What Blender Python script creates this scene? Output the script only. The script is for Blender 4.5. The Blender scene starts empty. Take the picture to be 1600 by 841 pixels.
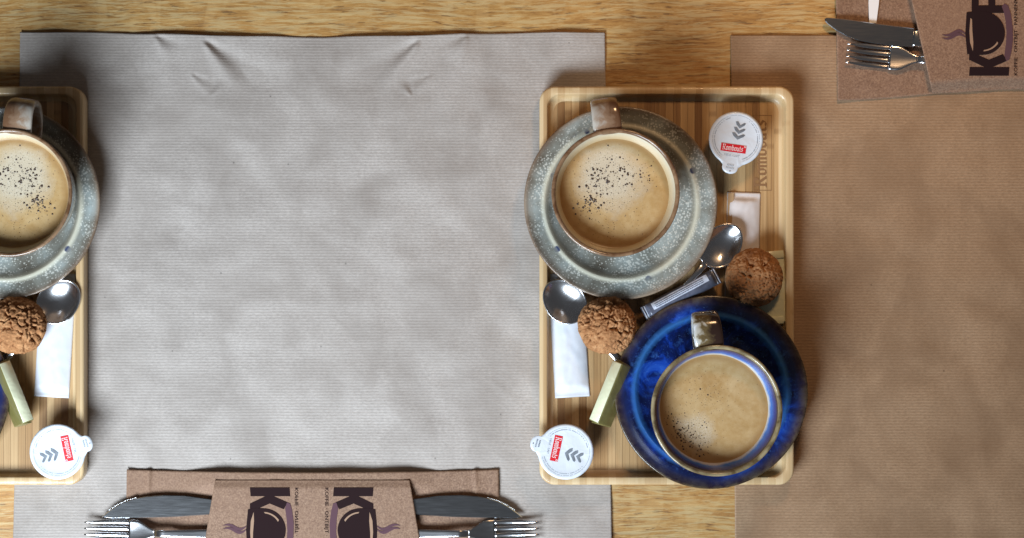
import bpy, bmesh, math, random
from mathutils import Vector, Matrix, noise

scene = bpy.context.scene
COL = scene.collection
random.seed(7)

# ---------------------------------------------------------------- camera
H = 1.3            # camera height above the table top
S = 0.0005         # metres per photograph pixel on the table top
cam_data = bpy.data.cameras.new('camera')
cam_data.sensor_width = 36.0
cam_data.lens = 36.0 * H / (1600 * S)
cam_data.clip_start = 0.01
cam_data.clip_end = 50.0
cam = bpy.data.objects.new('camera', cam_data)
cam.location = (0, 0, H)
COL.objects.link(cam)
scene.camera = cam

# ---------------------------------------------------------------- world and lamps
world = bpy.data.worlds.new('World')
scene.world = world
world.use_nodes = True
bg = world.node_tree.nodes['Background']
bg.inputs[0].default_value = (0.96, 0.94, 0.96, 1)
bg.inputs[1].default_value = 0.058

def area_lamp(name, loc, target, sx, sy, power, colour):
    d = bpy.data.lights.new(name, 'AREA')
    d.shape = 'RECTANGLE'; d.size = sx; d.size_y = sy
    d.energy = power; d.color = colour
    o = bpy.data.objects.new(name, d)
    o.location = loc
    o.rotation_euler = (Vector(target) - Vector(loc)).to_track_quat('-Z', 'Y').to_euler()
    COL.objects.link(o)
    return o
area_lamp('window_light', (-0.50, -0.74, 0.76), (-0.10, 0.14, 0.0), 0.62, 0.42, 13.6, (0.79, 0.90, 1.0)).data.spread = math.radians(115)
area_lamp('pendant_light', (0.26, 0.56, 0.62), (0.32, 0.17, 0.0), 0.12, 0.12, 0.8, (1.0, 0.60, 0.30)).data.spread = math.radians(95)

scene.view_settings.view_transform = 'Standard'
scene.view_settings.look = 'None'
scene.view_settings.exposure = -0.2
scene.view_settings.gamma = 1.0
scene.view_settings.use_curve_mapping = False

# ---------------------------------------------------------------- helpers
def kz(z): return (H - z) / H
def P(px, py, z=0.0):
    return Vector(((px - 800) * S * kz(z), (420.5 - py) * S * kz(z), z))
def smooth(a, b, x):
    t = max(0.0, min(1.0, (x - a) / (b - a))); return t * t * (3 - 2 * t)

def mesh_from(name, verts, faces, sm=True):
    me = bpy.data.meshes.new(name)
    me.from_pydata([tuple(v) for v in verts], [], faces)
    bm = bmesh.new(); bm.from_mesh(me)
    bmesh.ops.recalc_face_normals(bm, faces=bm.faces)
    bm.to_mesh(me); bm.free()
    me.polygons.foreach_set('use_smooth', [sm] * len(me.polygons))
    me.update()
    return me

def link(name, me, mat=None, parent=None, loc=(0, 0, 0), rz=0.0):
    o = bpy.data.objects.new(name, me)
    o.location = loc; o.rotation_euler = (0, 0, rz)
    if mat is not None and me is not None and not me.materials: me.materials.append(mat)
    COL.objects.link(o)
    if parent is not None: o.parent = parent
    return o

def build(name, verts, faces, mat, parent=None, sm=True, loc=(0, 0, 0), rz=0.0):
    return link(name, mesh_from(name, verts, faces, sm), mat, parent, loc, rz)

def tag(o, label, cat, group=None):
    o['label'] = label; o['category'] = cat
    if group: o['group'] = group
    return o
def thing(name, label, cat, loc, rz=0.0, group=None):
    o = bpy.data.objects.new(name, None)
    o.location = loc; o.rotation_euler = (0, 0, rz); o.empty_display_size = 0.01
    COL.objects.link(o)
    return tag(o, label, cat, group)

def copy_tree(o, parent=None):
    c = o.copy(); COL.objects.link(c); c.parent = parent
    for ch in list(o.children): copy_tree(ch, c)
    return c
MIRROR = 974
def mirrored(o, zrep, label, dx=0.0):
    c = copy_tree(o)
    c.location.x = -o.location.x + (MIRROR - 1600) * S * kz(zrep) + dx
    e = o.rotation_euler
    c.rotation_euler = (e.x, -e.y, -e.z)
    c.scale = (-1, 1, 1)
    c['label'] = label
    return c

def lathe(profile, seg=128, wob=0.0, seed=0):
    """profile: list of (r, z); a closed r=0 end is allowed."""
    verts, faces, idx = [], [], []
    for i, (r, z) in enumerate(profile):
        if r < 1e-7:
            verts.append((0, 0, z)); idx.append([len(verts) - 1] * seg); continue
        row = []
        for j in range(seg):
            a = 2 * math.pi * j / seg
            w = 1 + wob * noise.noise(Vector((math.cos(a) * 1.3 + seed, math.sin(a) * 1.3, z * 20)))
            verts.append((r * w * math.cos(a), r * w * math.sin(a), z)); row.append(len(verts) - 1)
        idx.append(row)
    for i in range(len(profile) - 1):
        a, b = idx[i], idx[i + 1]
        for j in range(seg):
            k = (j + 1) % seg
            f = []
            for v in (a[j], a[k], b[k], b[j]):
                if v not in f: f.append(v)
            if len(f) > 2: faces.append(f)
    return verts, faces

def slab(pts, z0, z1):
    n = len(pts)
    verts = [(x, y, z0) for x, y in pts] + [(x, y, z1) for x, y in pts]
    faces = [list(range(n))[::-1], list(range(n, 2 * n))]
    for i in range(n):
        j = (i + 1) % n
        faces.append([i, j, n + j, n + i])
    return verts, faces

def bevelled_box(name, size, mat, parent, loc=(0, 0, 0), rot=(0, 0, 0), w=0.001, seg=2):
    bm = bmesh.new()
    bmesh.ops.create_cube(bm, size=1.0)
    for v in bm.verts: v.co = Vector((v.co.x * size[0], v.co.y * size[1], v.co.z * size[2]))
    bmesh.ops.bevel(bm, geom=list(bm.edges), offset=w, segments=seg, affect='EDGES', profile=0.5)
    me = bpy.data.meshes.new(name); bm.to_mesh(me); bm.free()
    me.polygons.foreach_set('use_smooth', [True] * len(me.polygons))
    o = link(name, me, mat, parent, loc)
    o.rotation_euler = rot
    return o

def sheet(x0, x1, y0, y1, nx, ny, fn):
    """grid of fn(x, y) -> (x, y, z)"""
    verts = [fn(x0 + (x1 - x0) * i / nx, y0 + (y1 - y0) * j / ny) for j in range(ny + 1) for i in range(nx + 1)]
    faces = [[j * (nx + 1) + i, j * (nx + 1) + i + 1, (j + 1) * (nx + 1) + i + 1, (j + 1) * (nx + 1) + i]
             for j in range(ny) for i in range(nx)]
    return verts, faces

# broad-nib lettering: every stroke is swept by a slanted nib
BL = {
 'R': [[(0.15, 0), (0.15, 1)], [(0.0, 0.95), (0.55, 1.0), (0.66, 0.78), (0.5, 0.55), (0.2, 0.5)], [(0.4, 0.5), (0.72, 0.0), (0.82, 0.06)], [(0.0, 0.03), (0.3, 0.0)]],
 'o': [[(0.12, 0.55), (0.12, 0.12), (0.3, 0.0)], [(0.12, 0.55), (0.32, 0.66), (0.48, 0.52), (0.48, 0.12), (0.3, 0.0)]],
 'm': [[(0.0, 0.58), (0.12, 0.62), (0.12, 0.0), (0.2, 0.02)], [(0.12, 0.55), (0.34, 0.66), (0.42, 0.55), (0.42, 0.0), (0.5, 0.02)], [(0.42, 0.55), (0.64, 0.66), (0.72, 0.55), (0.72, 0.0), (0.82, 0.04)]],
 'b': [[(0.02, 0.98), (0.12, 1.0), (0.12, 0.1), (0.3, 0.0)], [(0.12, 0.55), (0.34, 0.66), (0.5, 0.5), (0.48, 0.12), (0.3, 0.0)]],
 'u': [[(0.02, 0.6), (0.12, 0.64), (0.12, 0.12), (0.26, 0.0), (0.46, 0.14)], [(0.46, 0.64), (0.46, 0.0), (0.56, 0.04)]],
 't': [[(0.2, 0.9), (0.2, 0.1), (0.34, 0.0), (0.42, 0.06)], [(0.04, 0.64), (0.4, 0.64)]],
 's': [[(0.46, 0.56), (0.28, 0.66), (0.12, 0.5), (0.42, 0.24), (0.3, 0.0), (0.06, 0.08)]],
}
BLW = {'R': 0.86, 'o': 0.6, 'm': 0.9, 'b': 0.6, 'u': 0.64, 't': 0.46, 's': 0.56}
def nib_text(text, height, nib=0.15, rise=0.00002):
    verts, faces, x, n = [], [], 0.0, 0
    a = math.radians(35); dx, dy = nib * math.cos(a) / 2, nib * math.sin(a) / 2
    ox, oy = -nib * 0.18, nib * 0.22
    for ch in text:
        for st in BL[ch]:
            for (p, q) in zip(st[:-1], st[1:]):
                z = (n % 9) * rise; n += 1
                d = Vector((q[0] - p[0], q[1] - p[1])); d.normalize()
                nx, ny = dx, dy
                if abs(d.x * dy - d.y * dx) < nib * 0.18: nx, ny = -d.y * nib * 0.25, d.x * nib * 0.25
                b = len(verts)
                for (c, s) in ((p, -1), (q, -1), (q, 1), (p, 1)):
                    verts.append(((x + c[0] + s * nx) * height, (c[1] + s * ny) * height, z))
                faces.append([b, b + 1, b + 2, b + 3])
        x += BLW[ch]
    return verts, faces, x * height

def font_mesh(text, size, bold=0.0):
    cu = bpy.data.curves.new('lettering', 'FONT')
    cu.body = text; cu.size = size; cu.offset = bold; cu.resolution_u = 2
    ob = bpy.data.objects.new('lettering', cu); COL.objects.link(ob)
    dg = bpy.context.evaluated_depsgraph_get()
    me = bpy.data.meshes.new_from_object(ob.evaluated_get(dg))
    bpy.data.objects.remove(ob); bpy.data.curves.remove(cu)
    vs = [v.co.copy() for v in me.vertices]; fs = [list(p.vertices) for p in me.polygons]
    bpy.data.meshes.remove(me)
    return vs, fs

# ---------------------------------------------------------------- materials
class N:
    """small wrapper round a node tree"""
    def __init__(self, name):
        self.m = bpy.data.materials.new(name); self.m.use_nodes = True
        self.t = self.m.node_tree; self.b = self.t.nodes['Principled BSDF']
    def n(self, typ, **kw):
        x = self.t.nodes.new(typ)
        for k, v in kw.items(): setattr(x, k, v)
        return x
    def l(self, a, b): self.t.links.new(a, b)
    def inp(self, sock, v):
        if isinstance(v, bpy.types.NodeSocket): self.l(v, sock)
        else: sock.default_value = v
    def pos(self):
        return self.n('ShaderNodeNewGeometry').outputs['Position']
    def obj(self):
        return self.n('ShaderNodeTexCoord').outputs['Object']
    def scale(self, v, s):
        x = self.n('ShaderNodeMapping'); self.l(v, x.inputs['Vector']); x.inputs['Scale'].default_value = s
        return x.outputs[0]
    def noise(self, v, sc, det=4, rough=0.55, dist=0.0):
        x = self.n('ShaderNodeTexNoise'); self.l(v, x.inputs['Vector'])
        x.inputs['Scale'].default_value = sc; x.inputs['Detail'].default_value = det
        x.inputs['Roughness'].default_value = rough; x.inputs['Distortion'].default_value = dist
        return x.outputs['Fac']
    def voro(self, v, sc, feature='F1'):
        x = self.n('ShaderNodeTexVoronoi', feature=feature); self.l(v, x.inputs['Vector'])
        x.inputs['Scale'].default_value = sc
        return x
    def ramp(self, f, stops, interp='LINEAR'):
        x = self.n('ShaderNodeValToRGB'); self.l(f, x.inputs[0])
        x.color_ramp.interpolation = interp
        el = x.color_ramp.elements
        while len(el) < len(stops): el.new(0.5)
        for e, (p, c) in zip(el, stops):
            e.position = p
            e.color = (c, c, c, 1) if isinstance(c, (int, float)) else (*c, 1)
        return x.outputs[0]
    def mix(self, f, a, b, mode='MIX'):
        x = self.n('ShaderNodeMix', data_type='RGBA', blend_type=mode)
        self.inp(x.inputs[0], f)
        self.inp(x.inputs[6], a if isinstance(a, bpy.types.NodeSocket) else (*a, 1))
        self.inp(x.inputs[7], b if isinstance(b, bpy.types.NodeSocket) else (*b, 1))
        return x.outputs[2]
    def math(self, op, a, b=0.0, c=0.0):
        x = self.n('ShaderNodeMath', operation=op)
        self.inp(x.inputs[0], a); self.inp(x.inputs[1], b); self.inp(x.inputs[2], c)
        return x.outputs[0]
    def sep(self, v):
        x = self.n('ShaderNodeSeparateXYZ'); self.l(v, x.inputs[0]); return x.outputs
    def radius(self, v):
        s = self.sep(v)
        return self.math('SQRT', self.math('ADD', self.math('MULTIPLY', s[0], s[0]), self.math('MULTIPLY', s[1], s[1])))
    def bump(self, h, strength, dist, prev=None):
        x = self.n('ShaderNodeBump'); self.l(h, x.inputs['Height'])
        x.inputs['Strength'].default_value = strength; x.inputs['Distance'].default_value = dist
        if prev is not None: self.l(prev, x.inputs['Normal'])
        self.l(x.outputs[0], self.b.inputs['Normal']); return x.outputs[0]
    def set(self, colour=None, rough=None, metal=None, coat=None, spec=None):
        if colour is not None: self.inp(self.b.inputs['Base Color'], colour if isinstance(colour, bpy.types.NodeSocket) else (*colour, 1))
        if rough is not None: self.inp(self.b.inputs['Roughness'], rough)
        if metal is not None: self.b.inputs['Metallic'].default_value = metal
        if coat is not None: self.b.inputs['Coat Weight'].default_value = coat
        if spec is not None: self.b.inputs['Specular IOR Level'].default_value = spec
        return self.m

def plain(name, colour, rough=0.5, metal=0.0, var=0.0, vs=200, spec=0.5):
    g = N(name)
    if var:
        f = g.noise(g.obj(), vs, 3)
        c = g.mix(g.ramp(f, [(0.3, 0.0), (0.7, 1.0)]), tuple(x * (1 - var) for x in colour), tuple(min(1, x * (1 + var)) for x in colour))
        return g.set(c, rough, metal)
    return g.set(colour, rough, metal, spec=spec)

def mat_oak():
    g = N('oak_wood'); p = g.pos()
    warp = g.noise(g.scale(p, (5, 9, 1)), 1.0, 3)
    s = g.sep(p)
    cmb = g.n('ShaderNodeCombineXYZ')
    g.l(s[0], cmb.inputs[0])
    g.l(g.math('ADD', s[1], g.math('MULTIPLY', warp, 0.022)), cmb.inputs[1])
    q = cmb.outputs[0]
    g1 = g.noise(g.scale(q, (14, 120, 1)), 1.0, 5, 0.6, 0.7)
    g2 = g.noise(g.scale(q, (70, 560, 1)), 1.0, 5, 0.75, 0.5)
    grain = g.math('ADD', g.math('MULTIPLY', g1, 0.45), g.math('MULTIPLY', g2, 0.55))
    fleck = g.noise(g.scale(q, (48, 400, 1)), 1.0, 3, 0.6)
    pale = g.noise(g.scale(q, (30, 380, 7)), 1.0, 5, 0.7, 0.4)
    broad = g.noise(g.scale(p, (7, 14, 1)), 1.0, 3)
    ray = g.noise(g.scale(p, (38, 20, 1)), 1.0, 3, 0.5, 1.2)
    c = g.ramp(grain, [(0.37, (0.115, 0.052, 0.015)), (0.45, (0.30, 0.150, 0.038)), (0.53, (0.41, 0.225, 0.066)), (0.63, (0.56, 0.39, 0.17))])
    c = g.mix(g.math('MULTIPLY', g.ramp(broad, [(0.35, 0.0), (0.7, 1.0)]), 0.45), c, (0.46, 0.22, 0.06))
    c = g.mix(g.math('MULTIPLY', g.ramp(ray, [(0.53, 0.0), (0.62, 1.0)]), 0.16), c, (0.70, 0.50, 0.23))
    c = g.mix(g.math('MULTIPLY', g.ramp(fleck, [(0.36, 1.0), (0.39, 0.0)]), 0.7), c, (0.12, 0.055, 0.018))
    c = g.mix(g.math('MULTIPLY', g.ramp(pale, [(0.49, 0.0), (0.56, 1.0)]), 0.62), c, (0.52, 0.385, 0.185))
    g.bump(g.math('ADD', grain, fleck), 0.35, 0.0006)
    return g.set(c, g.ramp(grain, [(0.3, 0.62), (0.7, 0.42)]))

def mat_kraft(name, light, dark, period=0.0023):
    g = N(name); p = g.pos(); s = g.sep(p)
    wob = g.noise(g.scale(p, (9, 30, 1)), 1.0, 2)
    y = g.math('ADD', s[1], g.math('MULTIPLY', wob, 0.0012))
    w = g.math('SINE', g.math('MULTIPLY', y, 2 * math.pi / period))
    brk = g.noise(g.scale(p, (120, 500, 1)), 1.0, 3, 0.7)
    rib = g.math('ADD', g.math('MULTIPLY', w, 0.5), g.math('MULTIPLY', g.math('SUBTRACT', brk, 0.5), 1.5))
    fib = g.noise(g.scale(p, (380, 800, 1)), 1.0, 3, 0.75)
    blot = g.noise(p, 9.0, 4, 0.55)
    shade_mottle = g.noise(g.scale(p, (1, 0.8, 1)), 24.0, 3, 0.5, 0.6)
    f = g.ramp(rib, [(-0.0, 0.0), (0.55, 1.0)])
    c = g.mix(f, dark, light)
    c = g.mix(0.55, c, g.ramp(fib, [(0.34, tuple(x * 0.66 for x in light)), (0.66, tuple(min(1, x * 1.16) for x in light))]), 'MIX')
    c = g.mix(g.math('MULTIPLY', g.ramp(blot, [(0.35, 1.0), (0.65, 0.0)]), 0.22), c, dark)
    c = g.mix(g.ramp(shade_mottle, [(0.36, 0.50), (0.60, 0.0)]), c, tuple(x * 0.80 for x in dark))  # soft shading of the sheet's undulations painted in as darker blotches
    speck = g.voro(g.scale(p, (1, 1, 1)), 45.0)
    c = g.mix(g.math('MULTIPLY', g.ramp(speck.outputs['Distance'], [(0.022, 1.0), (0.04, 0.0)]), 0.6), c, tuple(x * 0.3 for x in dark))
    g.bump(g.math('ADD', rib, g.math('MULTIPLY', fib, 0.6)), 0.30, 0.00025)
    return g.set(c, 0.62, spec=0.35)

def mat_pouch():
    g = N('pouch_paper'); p = g.pos()
    a = g.noise(p, 750, 4, 0.8); b = g.noise(p, 260, 4, 0.6); d = g.noise(p, 14, 3)
    c = g.ramp(a, [(0.34, (0.110, 0.055, 0.034)), (0.5, (0.235, 0.136, 0.086)), (0.66, (0.39, 0.25, 0.162))])
    c = g.mix(0.3, c, g.ramp(b, [(0.35, (0.19, 0.115, 0.08)), (0.65, (0.30, 0.20, 0.145))]))
    c = g.mix(g.math('MULTIPLY', g.ramp(d, [(0.4, 0.0), (0.65, 1.0)]), 0.35), c, (0.27, 0.16, 0.105))
    g.bump(b, 0.25, 0.0005)
    return g.set(c, 0.7, spec=0.3)

STRIP = 0.0056
def mat_bamboo(name, lo, hi, dk):
    g = N(name); p = g.obj(); s = g.sep(p)
    cell = g.math('FLOOR', g.math('DIVIDE', s[0], STRIP))
    wn = g.n('ShaderNodeTexWhiteNoise', noise_dimensions='1D'); g.l(cell, wn.inputs['W'])
    grain = g.noise(g.scale(p, (900, 14, 900)), 1.0, 4, 0.65)
    long = g.noise(g.scale(p, (130, 5, 130)), 1.0, 3)
    f = g.math('ADD', g.math('MULTIPLY', wn.outputs['Value'], 0.60), g.math('MULTIPLY', grain, 0.55))
    c = g.ramp(f, [(0.22, dk), (0.50, lo), (0.85, hi)])
    c = g.mix(g.math('MULTIPLY', g.ramp(long, [(0.42, 0.0), (0.68, 1.0)]), 0.35), c, dk)
    # growth nodes: short dark bars across a strip
    off = g.math('ADD', s[1], g.math('MULTIPLY', wn.outputs['Value'], 0.37))
    fr = g.math('FRACT', g.math('DIVIDE', off, 0.19))
    bar = g.ramp(g.math('ABSOLUTE', g.math('SUBTRACT', fr, 0.5)), [(0.006, 1.0), (0.014, 0.0)])
    c = g.mix(g.math('MULTIPLY', bar, 0.4), c, dk)
    g.bump(grain, 0.2, 0.0004)
    return g.set(c, 0.42, coat=0.12)

def mat_grey_glaze():
    g = N('grey_speckled_glaze'); p = g.obj(); r = g.radius(p)
    n1 = g.noise(p, 38, 4, 0.6); n2 = g.noise(p, 420, 3, 0.6)
    base = g.ramp(n1, [(0.30, (0.105, 0.095, 0.075)), (0.47, (0.20, 0.205, 0.18)), (0.68, (0.33, 0.375, 0.365))])
    sp = g.voro(p, 560)
    size = g.noise(p, 60, 2)
    thr = g.math('SUBTRACT', sp.outputs['Distance'], g.math('MULTIPLY', g.math('SUBTRACT', size, 0.36), 0.9))
    spots = g.ramp(thr, [(0.12, 1.0), (0.24, 0.0)])
    c = g.mix(g.math('MULTIPLY', spots, 0.55), base, (0.70, 0.71, 0.65))
    c = g.mix(g.ramp(n2, [(0.30, 0.35), (0.42, 0.0)]), c, (0.07, 0.055, 0.04))
    wob = g.math('ADD', r, g.math('MULTIPLY', g.math('SUBTRACT', n1, 0.5), 0.0022))
    ring = g.ramp(g.math('ABSOLUTE', g.math('SUBTRACT', wob, 0.0585)), [(0.0006, 1.0), (0.0010, 0.0)])
    c = g.mix(g.math('MULTIPLY', ring, 0.9), c, (0.72, 0.70, 0.56))
    line = g.ramp(g.math('ABSOLUTE', g.math('SUBTRACT', wob, 0.0563)), [(0.0004, 1.0), (0.0010, 0.0)])
    c = g.mix(g.math('MULTIPLY', line, 0.6), c, (0.10, 0.085, 0.06))
    # cobalt drops along the ring
    vd = g.voro(p, 62)
    drop = g.ramp(vd.outputs['Distance'], [(0.13, 1.0), (0.19, 0.0)])
    near = g.ramp(g.math('ABSOLUTE', g.math('SUBTRACT', r, 0.0595)), [(0.0022, 1.0), (0.0034, 0.0)])
    c = g.mix(g.math('MULTIPLY', drop, near), c, (0.006, 0.020, 0.085))
    edge = g.ramp(g.math('ADD', r, g.math('MULTIPLY', g.math('SUBTRACT', n1, 0.5), 0.001)), [(0.0700, 0.0), (0.0712, 1.0)])
    c = g.mix(edge, c, g.ramp(n1, [(0.35, (0.12, 0.062, 0.032)), (0.65, (0.26, 0.185, 0.125))]))
    g.bump(spots, 0.25, 0.0004)
    return g.set(c, 0.30, coat=0.15)

def mat_blue_glaze():
    g = N('cobalt_glaze'); p = g.obj(); r = g.radius(p)
    n1 = g.noise(p, 42, 5, 0.65, 0.8); n2 = g.noise(p, 500, 3, 0.7); n3 = g.noise(p, 120, 4, 0.7)
    c = g.ramp(n1, [(0.40, (0.003, 0.006, 0.030)), (0.52, (0.004, 0.014, 0.10)), (0.60, (0.008, 0.046, 0.33)), (0.74, (0.030, 0.13, 0.55))])
    c = g.mix(g.ramp(n3, [(0.55, 0.0), (0.72, 0.45)]), c, (0.05, 0.17, 0.55))
    big = g.noise(p, 17, 2, 0.5)
    c = g.mix(g.ramp(big, [(0.42, 0.65), (0.54, 0.0)]), c, (0.006, 0.008, 0.028))
    c = g.mix(g.ramp(n2, [(0.62, 0.0), (0.72, 0.4)]), c, (0.10, 0.24, 0.60))
    wob = g.math('ADD', r, g.math('MULTIPLY', g.math('SUBTRACT', n1, 0.5), 0.003))
    ring = g.ramp(g.math('ABSOLUTE', g.math('SUBTRACT', wob, 0.0585)), [(0.0005, 1.0), (0.0013, 0.0)])
    c = g.mix(g.math('MULTIPLY', ring, 0.55), c, (0.05, 0.22, 0.60))
    out = g.ramp(wob, [(0.0630, 0.0), (0.0670, 1.0)])
    c = g.mix(g.math('MULTIPLY', out, 0.78), c, (0.016, 0.022, 0.07))
    edge = g.ramp(g.math('ADD', r, g.math('MULTIPLY', g.math('SUBTRACT', n1, 0.5), 0.001)), [(0.0694, 0.0), (0.0710, 1.0)])
    c = g.mix(edge, c, g.ramp(n3, [(0.38, (0.035, 0.018, 0.009)), (0.62, (0.10, 0.072, 0.036))]))
    return g.set(c, 0.18, coat=0.2)

def mat_glaze(name, a, b, sc=60, rough=0.22):
    g = N(name); p = g.obj()
    n1 = g.noise(p, sc, 4, 0.6, 0.5)
    c = g.ramp(n1, [(0.38, a), (0.62, b)])
    return g.set(c, rough, coat=0.3)

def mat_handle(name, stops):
    """handle colour that changes from side to side across the strap"""
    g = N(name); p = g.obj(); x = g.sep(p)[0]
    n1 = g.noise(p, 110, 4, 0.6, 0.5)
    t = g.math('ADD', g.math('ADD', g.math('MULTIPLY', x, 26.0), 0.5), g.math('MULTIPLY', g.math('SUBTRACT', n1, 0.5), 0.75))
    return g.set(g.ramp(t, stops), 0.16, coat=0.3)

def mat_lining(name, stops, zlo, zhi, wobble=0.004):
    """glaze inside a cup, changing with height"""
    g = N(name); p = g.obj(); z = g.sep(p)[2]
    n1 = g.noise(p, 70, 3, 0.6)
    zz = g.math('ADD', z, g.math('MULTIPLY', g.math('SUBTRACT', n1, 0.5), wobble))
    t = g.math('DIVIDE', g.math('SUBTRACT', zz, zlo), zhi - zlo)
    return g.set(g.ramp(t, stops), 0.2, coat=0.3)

def mat_crema(name, seed, foam_at, foam_r, foam_w):
    g = N(name); p = g.obj()
    mp = g.n('ShaderNodeMapping'); g.l(p, mp.inputs['Vector']); mp.inputs['Location'].default_value = (seed, seed * 0.7, 0)
    q = mp.outputs[0]
    r = g.radius(p)
    n1 = g.noise(q, 45, 5, 0.6, 0.6); n2 = g.noise(q, 900, 3, 0.7); n3 = g.noise(q, 170, 4, 0.65)
    c = g.ramp(n1, [(0.30, (0.36, 0.21, 0.075)), (0.48, (0.46, 0.295, 0.125)), (0.7, (0.54, 0.385, 0.20))])
    c = g.mix(0.35, c, g.ramp(n3, [(0.35, (0.38, 0.23, 0.09)), (0.65, (0.55, 0.40, 0.215))]))
    d = g.n('ShaderNodeVectorMath', operation='DISTANCE'); g.l(p, d.inputs[0]); d.inputs[1].default_value = (*foam_at, 0)
    dd = g.math('ADD', d.outputs['Value'], g.math('MULTIPLY', g.math('SUBTRACT', n1, 0.5), 0.03))
    foam = g.ramp(g.math('DIVIDE', dd, foam_r), [(0.45, 1.0), (1.0, 0.0)])
    c = g.mix(g.math('MULTIPLY', foam, foam_w), c, (0.58, 0.52, 0.41))
    bv = g.voro(q, 620, 'DISTANCE_TO_EDGE')
    lace = g.ramp(bv.outputs['Distance'], [(0.03, 1.0), (0.12, 0.0)])
    c = g.mix(g.math('MULTIPLY', g.math('MULTIPLY', lace, foam), 0.35), c, (0.70, 0.64, 0.52))
    pores = g.ramp(n2, [(0.30, 1.0), (0.40, 0.0)])
    c = g.mix(g.math('MULTIPLY', pores, 0.35), c, (0.20, 0.11, 0.045))
    edge = g.ramp(g.math('ADD', r, g.math('MULTIPLY', g.math('SUBTRACT', n1, 0.5), 0.006)), [(0.0345, 0.0), (0.0385, 1.0)])
    c = g.mix(g.math('MULTIPLY', edge, 0.65), c, (0.27, 0.140, 0.045))
    g.bump(n2, 0.10, 0.0003)
    return g.set(c, 0.27, spec=0.45)

def mat_cookie():
    g = N('cookie_crumb'); p = g.obj()
    n1 = g.noise(p, 130, 5, 0.7); n2 = g.noise(p, 900, 4, 0.7); n3 = g.noise(p, 40, 3)
    c = g.ramp(n1, [(0.28, (0.17, 0.066, 0.026)), (0.5, (0.39, 0.182, 0.076)), (0.72, (0.56, 0.31, 0.15))])
    c = g.mix(g.ramp(n2, [(0.58, 0.0), (0.75, 0.6)]), c, (0.60, 0.37, 0.19))
    c = g.mix(g.ramp(n2, [(0.26, 0.5), (0.36, 0.0)]), c, (0.10, 0.036, 0.015))
    c = g.mix(g.math('MULTIPLY', g.ramp(n3, [(0.4, 0.0), (0.7, 1.0)]), 0.4), c, (0.42, 0.20, 0.085))
    g.bump(g.math('ADD', n2, n1), 0.6, 0.0009)
    return g.set(c, 0.85, spec=0.2)

def mat_metal(name, base, rough):
    g = N(name); p = g.obj()
    n1 = g.noise(g.scale(p, (60, 900, 60)), 1.0, 3, 0.6)
    return g.set(base, g.ramp(n1, [(0.3, rough * 0.9), (0.7, rough * 1.15)]), metal=1.0)

def mat_foil(name, colour):
    g = N(name); p = g.obj()
    n1 = g.noise(p, 90, 3, 0.5, 0.4); v = g.voro(p, 75)
    g.bump(g.math('ADD', n1, g.math('MULTIPLY', v.outputs['Distance'], 0.7)), 0.55, 0.0016)
    return g.set(colour, 0.34, metal=0.0, coat=0.25)

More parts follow.
